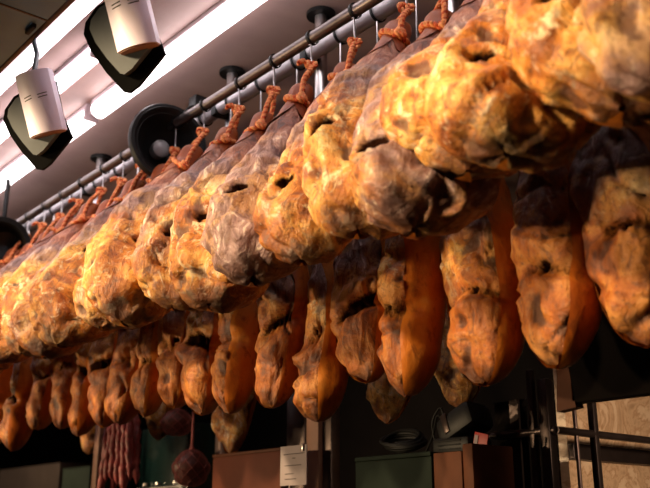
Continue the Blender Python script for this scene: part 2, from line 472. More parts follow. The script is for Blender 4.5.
def cord(root, inv, knot_w, W, T, L, seed, lean=0.0):
    """cord from the hook (world point knot_w) down to a loop drawn round the shank"""
    rnd = random.Random(seed+5)
    k = inv @ knot_w
    mb = MB()
    t0 = .12+rnd.uniform(-.02, .03); z0 = -L*t0
    a = interp(t0, HALF_W)*W/2+.006; b = interp(t0, HALF_T)*T/2*1.05+.006
    tilt = rnd.uniform(.8, 1.5); ph = rnd.uniform(-.6, .8)
    lf = 1-(max(0, .5-t0)/.5)**1.5
    ring = []
    for i in range(29):
        th = -PI/2+.3+2*PI*i/28
        ring.append((a*math.cos(th)-lean*.8*lf, b*math.sin(th)-lean*.6*lf, z0 + tilt*a*math.sin(th+ph)*.8))
    twisted(mb, ring)
    hi = max(ring, key=lambda q: q[2]); front = Vector(ring[0])
    # knot on the shank, then one cord up to the hook
    for q in range(3):
        c_ = front+Vector((0, -.003, .004*q))
        twisted(mb, [c_+Vector((.011*math.cos(u*.7), .006*math.sin(u*.7), .004*math.sin(u*.7+q*2))) for u in range(10)])
    mid1 = front.lerp(k, .45)+Vector((rnd.uniform(-.010, .006), -.010, 0))
    twisted(mb, smooth_path([front, mid1, k+Vector((rnd.uniform(-.006, .006), -.002, -.030)), k+Vector((0, -.001, -.016))], 8))
    back = Vector(hi); mid2 = back.lerp(k, .5)+Vector((rnd.uniform(.0, .010), -.006, 0))
    twisted(mb, smooth_path([back, mid2, k+Vector((.004, .002, -.032)), k+Vector((.002, .001, -.018))], 8))
    er = rnd.uniform(.010, .016)
    eye = [k+Vector((er*math.sin(2*PI*i/16), .004*math.cos(2*PI*i/8), -er+er*math.cos(2*PI*i/16))) for i in range(17)]
    twisted(mb, eye)
    if rnd.random() < .6:
        tail = [k+Vector((0, 0, -.022)), k+Vector((-.022, -.010, -.012)), k+Vector((-.036, -.014, -.030))]
        twisted(mb, smooth_path(tail, 8))
    o = mb.build('cord', M['rope'], root, angle=180); o.data.materials.append(M['rope_pale']); o['label'] = 'twisted orange-red cord'
    return o

RAIL_X, RAIL_Z = 1.40, EYE+1.31
REAR_X, REAR_Z = 1.50, EYE+1.352
def rail_y(kk): return 2.293*1.167*(kk-1.195) + Y0
_p = atX(370, 0, RAIL_X); Y0 = _p.y
RAIL_Z = _p.z - .004

def axis_rot(d, yaw):
    """rotation taking local -Z to d after a turn about Z"""
    q = Vector((0, 0, -1)).rotation_difference(Vector(d).normalized())
    return q.to_matrix() @ Matrix.Rotation(yaw, 3, 'Z')

# front row: k (position along the rail), kwargs
FRONT = [
    # k, L, W, T, out, dy, yaw, hole, mold, seed, extra
    (0.886, 0.66, .29, .175, .31, .15, -36, (0.74, -0.3), 0.5, 11),
    (0.928, 0.65, .30, .175, .32, .15, -36, (0.75, -0.34), 0.0, 7),
    (0.998, 0.66, .30, .175, .32, .16, -37, (0.75, -0.28), -0.15, 23),
    (1.047, 0.63, .28, .175, .29, .17, -37, (0.76, -0.22), 0.1, 31),
    (1.096, 0.7, .29, .20, .28, .17, -36, (0.79, -0.34), 0.55, 40),
    (1.146, 0.71, .26, .18, .29, .16, -38, (0.69, -0.35), 0.1, 52),
    (1.217, 0.67, .25, .17, .25, .16, -37, (0.74, -0.32), 0.2, 61),
    (1.284, 0.69, .26, .18, .25, .16, -36, (0.69, -0.26), 0.8, 74),
    (1.348, 0.7, .26, .18, .27, .16, -38, (0.69, -0.2), 0, 83),
    (1.414, 0.69, .25, .18, .27, .16, -36, (0.72, -0.12), 0.25, 95),
    (1.488, 0.71, .29, .19, .30, .16, -38, (0.69, 0), 0.12, 101),
    (1.553, 0.67, .25, .17, .25, .16, -36, (0.67, -0.06), 0.45, 117),
    (1.620, 0.71, .28, .19, .29, .16, -37, (0.57, 0.04), -0.05, 123),
    (1.690, 0.69, .27, .18, .27, .16, -36, (0.64, 0.14), 0.25, 131),
    (1.750, 0.69, .26, .18, .28, .16, -38, (0.6, 0.22), 0.1, 140),
    (1.820, 0.69, .28, .18, .30, .16, -36, (0.65, 0.14), 0.3, 152),
    (1.885, 0.7, .28, .18, .30, .16, -36, (0.64, 0.12), .1, 163),
    (1.950, 0.69, .26, .18, .28, .16, -36, (.58, -.05), .1, 170),
    (2.015, 0.69, .26, .18, .28, .16, -36, (.58, -.05), .1, 181),
    (2.080, 0.69, .26, .18, .28, .16, -36, (.58, -.05), .1, 190),
]
HOOK_DROP = .058
def make_ham(name, top, d, yaw_deg, knot, seed, label, group, **kw):
    rot = axis_rot(d, math.radians(yaw_deg))
    root = empty(name, top, label, 'ham', group)
    root.rotation_euler = rot.to_euler()
    ham_parts(None, root, seed, **kw)
    inv = (Matrix.Translation(Vector(top)) @ rot.to_4x4()).inverted()
    cord(root, inv, Vector(knot), kw.get('W', .27), kw.get('T', .18), kw.get('L', .74), seed, kw.get('lean', 0))
    return root
def hook(y, X, Z, knot, label, group, r):
    root = empty('rail_hook', (X, y, Z+r), label, 'hook', group)
    o = Vector((X, y, Z+r)); k = Vector(knot)-o
    mb = MB(); mb.lathe([(r+.0012, -.004), (r+.004, -.004), (r+.004, .004), (r+.0012, .004), (r+.0012, -.004)], 24,
                        Matrix.Translation((0, 0, -r)) @ Matrix.Rotation(PI/2, 4, 'X'), cap=False)
    mb.build('ring', M['black'], root)
    a = Vector((-.004, 0, -2*r-.006))
    pts = smooth_path([a+Vector((0, .006, .004)), a, a.lerp(k, .5), k+Vector((0, 0, .006)), k+Vector((.007, .004, -.008)), k+Vector((.012, .006, .004))], 6)
    mb = MB(); mb.tube(pts, .0026, 8); mb.build('wire', M['steel'], root)
    return root

ORD = ['first', 'second', 'third', 'fourth', 'fifth', 'sixth', 'seventh', 'eighth', 'ninth', 'tenth', 'eleventh', 'twelfth', 'thirteenth',
       'fourteenth', 'fifteenth', 'sixteenth', 'seventeenth', 'eighteenth', 'nineteenth', 'twentieth', 'twenty-first']
LOOK_F = ['greyish ham cut off by the right edge', 'big golden ham with a rounded lobe', 'bright golden ham with a dark bone pit', 'golden-orange ham with a deep bone pit',
          'large ham, grey-brown above and brown below', 'golden ham with a small dark pit', 'narrow golden-brown ham set back', 'purple-grey mould-covered ham',
          'golden ham with a wide dark pit', 'brownish-gold ham set back', 'wide golden ham below the dish lamp', 'dull greyish ham', 'bright cream-gold ham',
          'brownish-gold blurred ham', 'gold blurred ham', 'grey-gold blurred ham', 'gold blurred ham', 'small blurred ham', 'small blurred ham', 'small blurred ham near the left edge',
          'small blurred ham at the left edge']
for i, (kk, L, W, T, out, dy, yaw, hole, mold, seed) in enumerate(FRONT):
    y = rail_y(kk)
    rnd = random.Random(seed)
    knot = Vector((RAIL_X-.004, y-.004, RAIL_Z-.03-HOOK_DROP+rnd.uniform(-.012, .012)))
    top = knot + Vector((-.034, -.010, -.085-rnd.uniform(-.012, .022)))
    d = Vector((-out+.018, -dy+.0, -.655))
    lab = '%s, %s from the right in the upper row' % (LOOK_F[i], ORD[i])
    make_ham('cured_ham', top, d, yaw, knot, seed, lab, 'front row of hams on the rail', L=L, W=W, T=T,
             hole=hole, mold=mold, res=1.0 if i <= 12 else .7, lump=1.1, meat_arc=172, rind_at=.14, tip=.34, lean=.034)
    hook(y, RAIL_X, RAIL_Z, knot, 'steel hook holding the %s ham from the right in the upper row' % ORD[i], 'hooks on the dark rail', .018)

# rear row, hung lower, seen beneath the front row : (px, py) of the blunt end, top of the visible body
REAR = [
    # px, py, W, T, L, yaw, hole t, mold, seed
    (642, 352, 0.193, 0.165, .76, -90, .66, .45, 303),
    (566, 372, 0.184, 0.165, .80, -106, .66, .15, 311),
    (487, 388, 0.202, 0.165, .72, -98, .62, .15, 322),
    (414, 397, 0.193, 0.165, .72, -122, .62, .15, 333),
    (368, 387, 0.166, 0.145, .70, -84, .58, .35, 345),
    (326, 423, 0.175, 0.155, .70, -110, .56, .05, 357),
    (277, 410, 0.166, 0.145, .70, -84, .58, .35, 362),
    (237, 416, 0.175, 0.155, .72, -120, .60, .15, 371),
    (204, 417, 0.156, 0.145, .70, -86, .58, .35, 383),
    (175, 412, 0.156, 0.145, .70, -84, .58, .3, 390),
    (150, 418, 0.166, 0.145, .70, -104, .58, .1, 404),
    (126, 425, 0.156, 0.145, .70, -84, .58, .2, 412),
    (105, 428, 0.156, 0.145, .70, -88, .58, .25, 421),
    (84, 436, 0.166, 0.145, .70, -106, .58, .1, 435),
    (63, 430, 0.156, 0.145, .70, -84, .58, .2, 447),
    (41, 430, 0.156, 0.145, .70, -88, .58, .2, 455),
    (17, 452, 0.175, 0.155, .74, -112, .58, .05, 468),
    (-8, 450, 0.175, 0.155, .74, -104, .58, .05, 471),
]
for i, (px, py, W, T, L, yaw, ht, mold, seed) in enumerate(REAR):
    T *= .93; W *= .95
    e = atX(px, py, 1.43)
    d = Vector((-.045, -.02, -1)).normalized()
    top = e - d*L
    rnd = random.Random(seed)
    knot = Vector((REAR_X-.005, top.y+.0, min(REAR_Z-.035-HOOK_DROP, top.z+.09)))
    make_ham('cured_ham', top, d, yaw, knot, seed, '%s, %s from the right in the lower row' % ('ham showing mostly smooth orange rind' if REAR[i][5] < -108 else 'half meat and half orange rind ham' if REAR[i][5] < -95 else 'wrinkled brown ham with a dark notch', ORD[i]), 'rear row of hams hanging lower', L=L, W=W, T=T,
             hole=(1-.205/L+.035*math.sin(seed*1.7), .2), mold=mold, brown=.9, notch=.8+.35*math.sin(seed*2.3), res=.85 if i < 9 else .6, lump=.9, meat_arc=64, hole_r=.009, end=.13, rind_at=.30, tip=.25, prof=REAR_W)
    hook(knot.y, REAR_X, REAR_Z, knot, 'steel hook holding the %s ham from the right in the lower row' % ORD[i], 'hooks on the rear pipe', .026)

# ------------------------------------------------------------------ rails and posts
CEIL = EYE+1.51
YA, YB = -.2, 6.2
mb = MB(); mb.tube([(RAIL_X, YA, RAIL_Z), (RAIL_X, YB, RAIL_Z)], .017, 20)
setp(mb.build('hanging_rail', M['pipe_dark']), 'thin dark steel rail that the front hams hang from', 'rail')
mb = MB(); mb.tube([(REAR_X, YA, REAR_Z), (REAR_X, YB, REAR_Z)], .025, 20)
setp(mb.build('hanging_rail', M['pipe_grey']), 'thick grey pipe running behind the dark rail', 'rail')

def fr(o, lab): return o
floor_ = MB(); floor_.box((1, 3, -.05), (8, 12, .1)); structure(floor_.build('floor', M['floor'], smooth=False))
c = MB(); c.box((1, 3, CEIL+.05), (8, 12, .1)); structure(c.build('ceiling', M['ceiling'], smooth=False))
w = MB(); w.box((4.05, 3, CEIL/2), (.1, 12, CEIL)); structure(w.build('wall_back', M['dark'], smooth=False))
w = MB(); w.box((1, 9.05, CEIL/2), (8, .1, CEIL)); structure(w.build('wall_end', M['dark'], smooth=False))

# ------------------------------------------------------------------ lamps
tz = CEIL-.045
def tube_light(x, y0, y1, label, w=.05, mat='tube', name='fluorescent_light'):
    root = empty(name, (x, (y0+y1)/2, CEIL), label, 'ceiling light', 'strip lights under the ceiling')
    L = y1-y0
    mb = MB(); mb.box((0, 0, -.010), (w*.8, L, .018), bevel=.004); mb.build('batten', M['batten'], root)
    mb = MB(); mb.tube([(0, -L/2+.015, -.045), (0, L/2-.015, -.045)], w/2, 16); mb.build('tube', M[mat], root)
    for s_ in (-1, 1):
        mb = MB(); mb.box((0, s_*(L/2-.008), -.04), (w*.9, .016, .05), bevel=.003); mb.build('end_cap', M['batten'], root)
    return root
pA = atZ(97, 112, tz); pB = atZ(255, -5, tz)
xt = (pA.x+pB.x)/2
tube_light(xt, .75, pA.y, 'long lit fluorescent strip running up to the top edge above the hams', .062)
tube_light(xt, pA.y+.04, pA.y+1.6, 'lit fluorescent strip end to end behind the first, running off left', .062)


tube_light(atZ(72, 74, tz).x, atZ(96, 51, tz).y, 6.5, 'short bright strip light seen between the two white track lamps', .05, 'tube2')

# dark duct along the upper left corner, with a slim strip light on its flank
BZ = EYE+1.30
pb = atZ(45, 28, BZ)
beam = empty('ceiling_duct', (pb.x-.2, 3.4, BZ), 'dark grey metal duct across the upper left corner', 'duct')
mb = MB(); mb.box((0, 0, .105), (.40, 5.2, .21), bevel=.006); mb.build('casing', M['beam'], beam)
mb = MB(); mb.box((.196, 0, .004), (.016, 5.2, .012), bevel=.002); mb.build('edge_strip', M['frame'], beam)
pl = atZ(31, 27, BZ)
mb = MB(); mb.box((pl.x-pb.x+.2, pl.y-3.4, -.006), (.012, .05, .014), bevel=.002); mb.build('latch', M['black'], beam)
for yy in (-1.3, -.6, .4, 1.6):
    mb = MB(); mb.box((0, yy, -.001), (.40, .006, .003)); mb.build('seam', M['frame'], beam)
pc = atZ(60, 29, BZ+.03)
tl = empty('strip_light', (pc.x, 3.4, BZ+.03), 'slim pinkish strip light along the flank of the dark duct', 'ceiling light', 'strip lights under the ceiling')
mb = MB(); mb.tube([(0, -2.6, 0), (0, 2.6, 0)], .020, 14); mb.build('tube', M['tube2'], tl)
mb = MB(); mb.box((0, 0, .028), (.045, 5.2, .02), bevel=.004); mb.build('batten', M['batten'], tl)
for yy in (-2.3, 0, 2.3):
    mb = MB(); mb.box((0, yy, .108), (.012, .02, .145)); mb.build('hanger', M['batten'], tl)

# white track lamps: a rounded driver shell on a dark shield-shaped head
def track_lamp(px, py, D, label):
    """px, py: lower left corner of the white shell in the photograph, D: its distance"""
    o = atD(px, py, D); u = .00222
    root = empty('track_lamp', o, label, 'lamp', 'white track lamps')
    m3 = Matrix((Rv, Uv, -Fv)).transposed() @ Matrix.Rotation(math.radians(14), 3, 'Z') @ Matrix.Rotation(math.radians(-8), 3, 'Y')
    root.rotation_euler = m3.to_euler()
    # local: x right, y up along the shell, z towards the viewer
    W_, H_ = 42*u, 74*u
    R_ = W_*.62
    prof = []
    a0 = math.asin(W_/2/R_)
    for i in range(21):
        a_ = -a0+2*a0*i/20; prof.append((W_/2+R_*math.sin(a_), R_*math.cos(a_)-R_*math.cos(a0)))
    poly = prof+[(W_, -.03), (0, -.03)]
    mm = Matrix(((1, 0, 0, 0), (0, 0, 1, 0), (0, 1, 0, 0), (0, 0, 0, 1)))
    mb = MB(); mb.prism(poly, H_, mm); mb.build('shell', M['white_lamp'], root, angle=30)
    mb = MB(); mb.prism([(x*.9+W_*.05, y*.9-.002) for x, y in poly], .004, Matrix.Translation((0, -.003, 0)) @ mm); mb.build('warm_lit_base', M['pale'], root, angle=30)  # underside cap coloured orange, the warm light on it put into the colour
    for sx in (.20, .62):
        for dy in (0, .0078):
            xa = sx*W_; pts = []
            for i in range(7):
                x = xa+.24*W_*i/6; a_ = math.asin((x-W_/2)/R_)
                pts.append((x, 41*u+dy+i*.0004, R_*math.cos(a_)-R_*math.cos(a0)+.0003))
            mb = MB(); mb.tube(pts, .0012, 6); mb.build('vent_slot', M['black'], root)
    # head: outline in px from the reference corner
    out = [(-14, 60), (-30, 52), (-42, 36), (-44, 24), (-36, 6), (-20, -16), (-2, -36), (4, -37), (14, -30), (42, 2), (30, 30), (22, 70), (0, 74)]
    ang = math.radians(-14)
    P = [(x*u*math.cos(ang)-y*u*math.sin(ang), x*u*math.sin(ang)+y*u*math.cos(ang)) for x, y in out]
    cx = sum(p[0] for p in P)/len(P); cy = sum(p[1] for p in P)/len(P)
    inn = [(cx+(x-cx)*.76+.006, cy+(y-cy)*.76+.008) for x, y in P]
    mb = MB(); mb.prism(P, .016, Matrix.Translation((0, 0, -.062))); mb.build('gasket', M['matte'], root, smooth=False)
    mb = MB(); mb.prism(inn, .030, Matrix.Translation((0, 0, -.052))); mb.build('head', M['grey_lamp'], root, smooth=False)
    glass = [(cx+(x-cx)*.84, cy+(y-cy)*.84) for x, y in P]
    mb = MB(); mb.prism(glass, .004, Matrix.Translation((0, 0, -.065))); mb.build('lens', M['bulb'], root, smooth=False)
    # arm to the flank of the duct
    inv = m3.inverted()
    base = Vector((W_*.4, H_*.98, -.03))
    end = inv @ (Vector((pb.x+.004, o.y+.10, BZ+.05))-o)
    mb = MB(); mb.tube([base, base.lerp(end, .5)+Vector((0, .0, -.03)), end], .007, 10); mb.build('arm', M['grey_lamp'], root)
    return o
track_lamp(117.5, 53, 2.00, 'white lamp shell at the top edge, its lower end above the fluorescent strip')
track_lamp(30, 138, 2.36, 'white lamp shell by the left edge, below the dark duct')

# black dish lamp hung beside the rail
dp = atD(168, 143, 2.98)
ax = (Rv*.52+Uv*.22-Fv*.80).normalized()
dish = empty('dish_lamp', dp, 'round black dish lamp clamped beside the hanging rail', 'lamp')
dm = ax.to_track_quat('Z', 'Y').to_matrix().to_4x4()
mb = MB(); mb.lathe([(.105, -.004), (.128, -.004), (.130, .010), (.122, .014), (.112, .008), (.085, -.050), (.055, -.085), (.030, -.098), (0.001, -.100),
                     (.001, -.118), (.045, -.115), (.075, -.095), (.105, -.055), (.122, -.012), (.105, -.004)], 40, dm, cap=False)
mb.build('dish', M['black'], dish)
mb = MB(); mb.lathe([(.001, -.045), (.020, -.047), (.030, -.056), (.031, -.075), (.028, -.097)], 28, dm, cap=False); mb.build('lamp_glass', M['bulb'], dish)
mb = MB(); mb.lathe([(.122, -.010), (.135, -.010), (.137, .004), (.132, .014), (.122, .012), (.122, -.010)], 40, dm, cap=False); mb.build('rim', M['black'], dish)
bk = Rv*.055+Uv*.085-ax*.02; arm_end = Vector((REAR_X-.02, atX(205, 110, REAR_X).y, REAR_Z+.035))-dp
mb = MB(); mb.tube(smooth_path([bk, bk.lerp(arm_end, .4)+Vector((0, 0, .02)), arm_end], 6), .010, 10); mb.build('arm', M['black'], dish)
mb = MB(); mb.box(arm_end, (.07, .05, .07), bevel=.008); mb.build('clamp', M['black'], dish)
fl = empty('dish_lamp', atX(1, 246, 1.28), 'dark round lamp at the far left end of the rail', 'lamp')
fm = (Vector((-.5, -.8, -.3))).to_track_quat('Z', 'Y').to_matrix().to_4x4()
mb = MB(); mb.lathe([(.10, 0), (.125, 0), (.125, .012), (.105, .01), (.06, -.08), (.001, -.1), (.001, -.12), (.07, -.1), (.115, -.03), (.10, 0)], 32, fm, cap=False); mb.build('dish', M['black'], fl)
mb = MB(); mb.tube([(0, 0, .09), (0, 0, CEIL-fl.location.z)], .010, 8); mb.build('stem', M['black'], fl)

# hanger posts
for j, (px, lab) in enumerate(((72, 'pale hanger post of the rail farthest to the left'), (205, 'pale hanger post of the rail beside the black dish lamp'),
                (297, 'pale hanger post of the rail right of the black dish lamp'), (431, 'pale hanger post of the rail at the top edge of the photo'))):
    y = atX(px, 240-.62*px+8, REAR_X).y if False else rail_y(1000/(px+467))+.07
    root = empty('hanger_post', (REAR_X+.046, y, CEIL), lab, 'post', 'posts holding the rails')
    mb = MB(); mb.tube([(0, 0, 0), (0, 0, REAR_Z-CEIL-.14)], .019, 16); mb.build('post', M['steel'], root)
    mb = MB(); mb.lathe([(.045, -.012), (.045, -.001), (.001, -.001), (.001, -.012), (.045, -.012)], 24, cap=False); mb.build('flange', M['black'], root)
    mb = MB(); mb.box((-.062, 0, REAR_Z-CEIL+.005), (.10, .034, .060), bevel=.006) if False else mb.box((-.045, 0, REAR_Z-CEIL), (.058, .03, .058), bevel=.006)
    mb.build('clamp', M['black'], root)

# third row, hanging farther back
B3X, B3Z = 1.92, EYE+1.36
mb = MB(); mb.tube([(B3X, YA, B3Z), (B3X, YB, B3Z)], .02, 16)
setp(mb.build('hanging_rail', M['pipe_grey']), 'rail at the back for the hams behind both rows', 'rail')
BACK = [(386, 425, 901, 'orange ham hanging behind, above the coiled black cable'), (462, 409, 915, 'orange ham hanging behind, above the black device'),
        (232, 456, 922, 'narrow orange ham hanging behind, above the red-brown board'), (158, 440, 936, 'small orange ham behind, right of the sausage bunch'),
        (88, 455, 944, 'dark orange ham behind, left of the sausage bunch')]
for px, py, seed, lab in BACK:
    e = atX(px, py, 1.88); L = .92; top = e+Vector((.04, 0, L))
    knot = Vector((B3X-.004, top.y, B3Z-.10))
    make_ham('cured_ham', top, Vector((-.04, 0, -1)), -70, knot, seed, lab, 'hams hanging at the back', L=L, W=.17, T=.14, res=.5, lump=.9, mold=.0, hole=(.7, .2), notch=.8, prof=REAR_W, end=.15)
    hook(knot.y, B3X, B3Z, knot, 'steel hook above the '+' '.join(lab.replace(',', '').split()[:11]), 'hooks on the back rail', .021)

# ------------------------------------------------------------------ things on and above the counter
CT = EYE-.04
ct = empty('display_counter', (1.9, 3.1, 0), 'long dark steel counter under the boxes and boards', 'counter')
mb = MB(); mb.box((0, 0, CT-.02), (.46, 5.4, .04), bevel=.004); mb.build('worktop', M['counter'], ct)
mb = MB(); mb.box((.02, 0, (CT-.04)/2), (.40, 5.3, CT-.04)); mb.build('body', M['dark'], ct)

def block(name, p0, p1, X, depth, z0, mat, label, cat, bev=.004, lip=None):
    """a box whose aisle face runs from pixel p0 (top left) to p1 (top right) on the plane X"""
    a_, b_ = atX(*p0, X), atX(*p1, X); zt = (a_.z+b_.z)/2
    root = empty(name, (X+depth/2, (a_.y+b_.y)/2, z0), label, cat)
    w_, h_ = abs(a_.y-b_.y), zt-z0
    return root, w_, h_
bx, w_, h_ = block('equipment_box', (355, 457), (431, 452), 1.76, .16, CT, 'greenbox', 'green-grey box under the coiled black cable', 'box')
mb = MB(); mb.box((0, 0, (h_-.012)/2), (.16, w_, h_-.012), bevel=.004); mb.build('body', M['greenbox'], bx)
mb = MB(); mb.box((0, 0, h_-.006), (.166, w_, .012), bevel=.003); mb.build('lid', M['greenbox'], bx)
mb = MB(); mb.box((-.082, 0, h_*.42), (.006, .028, .008), bevel=.002); mb.build('latch', M['black'], bx)
BOXTOP = CT+h_
bw, w2, h2 = block('wooden_crate', (433, 453), (461, 451), 1.76, .16, CT, 'wood', 'brown wooden crate beside the green-grey box', 'crate')
mb = MB(); mb.box((0, 0, h2/2), (.16, w2, h2), bevel=.003); mb.build('body', M['wood'], bw)
a_ = atX(462, 444, 1.76); b_ = atX(472, 443, 1.76)
mb = MB(); mb.box((0, (a_.y+b_.y)/2-bw.location.y, (a_.z-CT)/2), (.16, abs(a_.y-b_.y), a_.z-CT), bevel=.003); mb.build('end_board', M['wood'], bw)

# coiled cable
cc = atX(388, 443, 1.80)
cable = []
rnd = random.Random(4)
for i in range(150):
    a2 = 2*PI*i/26; r_ = .070+.010*math.sin(i*.21); tilt = .75+.15*math.sin(i*.09)
    cable.append((r_*math.sin(a2)*.55, r_*math.cos(a2), .010+.0045*(i/26)+.035*(1+math.sin(a2+.4))*tilt*.9))
mb = MB(); mb.tube([Vector(p) for p in cable], .0052, 8)
o = mb.build('coiled_cable', M['rubber']); o.location = (1.86, cc.y, BOXTOP); setp(o, 'black cable coiled on the green-grey box', 'cable')
mb = MB()
pts = smooth_path([(0, .05, .004), (.0, .02, .05), (-.005, -.005, .10), (.0, -.03, .06), (.01, -.02, .012), (.0, .01, .03), (0, .02, .085), (0, -.012, .12), (0, -.03, .07), (.01, -.05, .01)], 8)
mb.tube(pts, .003, 8); o = mb.build('looped_wire', M['rubber']); cw = atX(436, 440, 1.82); o.location = (1.83, cw.y, BOXTOP); setp(o, 'thin dark wire looping up between the cable coil and black device', 'cable')

# black device with a sloping glossy head
dv = atX(447, 448, 1.80); ZT = CT+h2
dev = empty('black_device', (1.86, dv.y, ZT), 'glossy black handheld device lying on the wooden crate', 'device')
mb = MB(); mb.box((0, .0, .022), (.10, .13, .044), bevel=.010); mb.build('base', M['black'], dev)
r_ = Matrix.Rotation(math.radians(-24), 3, 'X') @ Matrix.Rotation(math.radians(8), 3, 'Y')
mb = MB(); mb.box((0, -.012, .078), (.095, .135, .074), rot=r_, bevel=.020); mb.build('head', M['black'], dev)
mb = MB(); mb.box((-.046, .016, .080), (.006, .020, .055), rot=r_, bevel=.002); mb.build('trim_strip', M['frame'], dev)
for q in range(3):
    mb = MB(); mb.box((-.050, .0, .012+.011*q), (.004, .08, .004), bevel=.001); mb.build('grille_bar', M['rubber'], dev)
# red and white card
cd = atX(474, 440, 1.80)
card = empty('price_card', (1.82, cd.y-.005, CT+h2), 'small red and white card beside the black device', 'card')
mb = MB(); mb.box((0, 0, .025), (.004, .046, .044), rot=Matrix.Rotation(.25, 3, 'X'), bevel=.001); mb.build('card', M['red'], card)
mb = MB(); mb.box((-.003, .014, .026), (.002, .012, .034), rot=Matrix.Rotation(.25, 3, 'X')); mb.build('white_stripe', M['paper'], card, smooth=False)

# red-brown board with a printed white notice clipped at its end
rb, w3, h3 = block('wooden_board', (213, 456), (281, 452), 1.78, .03, CT, '', 'red-brown board standing left of the white notice', 'board')
mb = MB(); mb.box((0, 0, h3/2), (.03, w3, h3), bevel=.003); mb.build('panel', M['wood_red'], rb)
mb = MB(); mb.box((.0, 0, h3+.004), (.036, w3, .010), bevel=.002); mb.build('cap_strip', M['wood'], rb)
n0, n1, n2 = atX(281, 447, 1.755), atX(307, 446, 1.755), atX(282, 486, 1.755)
nw, nh = abs(n0.y-n1.y), n0.z-n2.z
nt_ = empty('paper_notice', (1.755, (n0.y+n1.y)/2, n2.z), 'white printed notice standing between the board and the timber post', 'notice')
mb = MB(); mb.box((0, 0, nh/2), (.003, nw, nh)); mb.build('sheet', M['paper'], nt_, smooth=False)
mb = MB(); mb.box((.006, nw*.2, (CT-n2.z+nh)/2), (.006, .012, nh-(CT-n2.z)), bevel=.001); mb.build('stand', M['frame'], nt_)
for zz, wd_, off in ((.79, .74, 0), (.68, .08, 0), (.50, .62, .02), (.29, .30, .16), (.25, .0, 0), (.16, .42, .10)):
    if wd_:
        k_ = int(wd_*22) or 1; x0_ = -wd_/2*nw; rnd = random.Random(int(zz*100)); mb = MB(); x = x0_
        while x < wd_/2*nw:
            l_ = rnd.uniform(.003, .008); mb.box((-.002, -(x+l_/2)+off*nw, zz*nh), (.0012, l_, .0022)); x += l_+.0018
        mb.build('printed_line', M['ink'], nt_, smooth=False)
mb = MB(); mb.box((-.004, -nw*.38, nh*.93), (.008, .008, .022), bevel=.002); mb.build('clip', M['steel'], nt_)

# uprights behind the notice
def upright(name, px0, px1, py_top, X, mat, label, cat, z0=CT, depth=.04):
    a_, b_ = atX(px0, 470, X), atX(px1, 470, X); t_ = atX((px0+px1)/2, py_top, X)
    root = empty(name, (X+depth/2, (a_.y+b_.y)/2, z0), label, cat)
    w_ = abs(a_.y-b_.y); h_ = t_.z-z0
    mb = MB(); mb.box((0, 0, h_/2), (depth, w_, h_), bevel=min(.003, w_/5)); mb.build('upright', M[mat], root)
    mb = MB(); mb.box((0, 0, .006), (depth+.012, w_+.012, .012), bevel=.002); mb.build('foot', M[mat], root)
    return root
upright('timber_post', 306, 318, 380, 1.92, 'pale', 'pale timber post behind the right edge of the white notice', 'post')
upright('metal_post', 320, 331, 380, 1.94, 'frame', 'dark metal post right of the pale timber post', 'post')
upright('timber_post', 92, 96.5, 425, 1.80, 'pale', 'thin pale timber post left of the sausage bunch', 'post')
upright('metal_post', 214, 219, 415, 2.0, 'frame_lt', 'thin pinkish metal post above the left end of the red-brown board', 'post')
upright('metal_post', 286, 304, 380, 2.05, 'frame', 'wide dark post behind the white notice', 'post')
for px0, px1, py, X, mat, lab in ((0, 60, 468, 1.9, 'carton', 'dark brownish carton at the bottom left corner'), (63, 90, 469, 1.86, 'greenbox', 'grey-green carton left of the thin timber post')):
    r_, w4, h4 = block('carton', (px0, py), (px1, py-2), X, .18, CT, '', lab, 'box')
    mb = MB(); mb.box((0, 0, h4/2), (.18, w4, h4), bevel=.003); mb.build('body', M[mat], r_)
    mb = MB(); mb.box((0, 0, h4+.002), (.186, w4+.004, .004), bevel=.001); mb.build('lid', M[mat], r_)
gb, w5, h5 = block('glass_case', (142, 428), (190, 424), 1.99, .14, CT, '', 'dark green glass case behind the hanging salami', 'case')
mb = MB(); mb.box((0, 0, h5/2), (.14, w5, h5), bevel=.004); mb.build('glass', M['teal'], gb)
mb = MB(); mb.box((-.072, 0, h5*.45), (.006, w5, .006)); mb.build('shelf_edge', M['steel'], gb)
for yy in (-.3, .05, .32):
    mb = MB(); mb.lathe([(.001, 0), (.012, 0), (.012, .012), (.001, .014)], 12, Matrix.Translation((-.076, yy*w5, h5*.45+.01))); mb.build('stopper', M['steel'], gb)

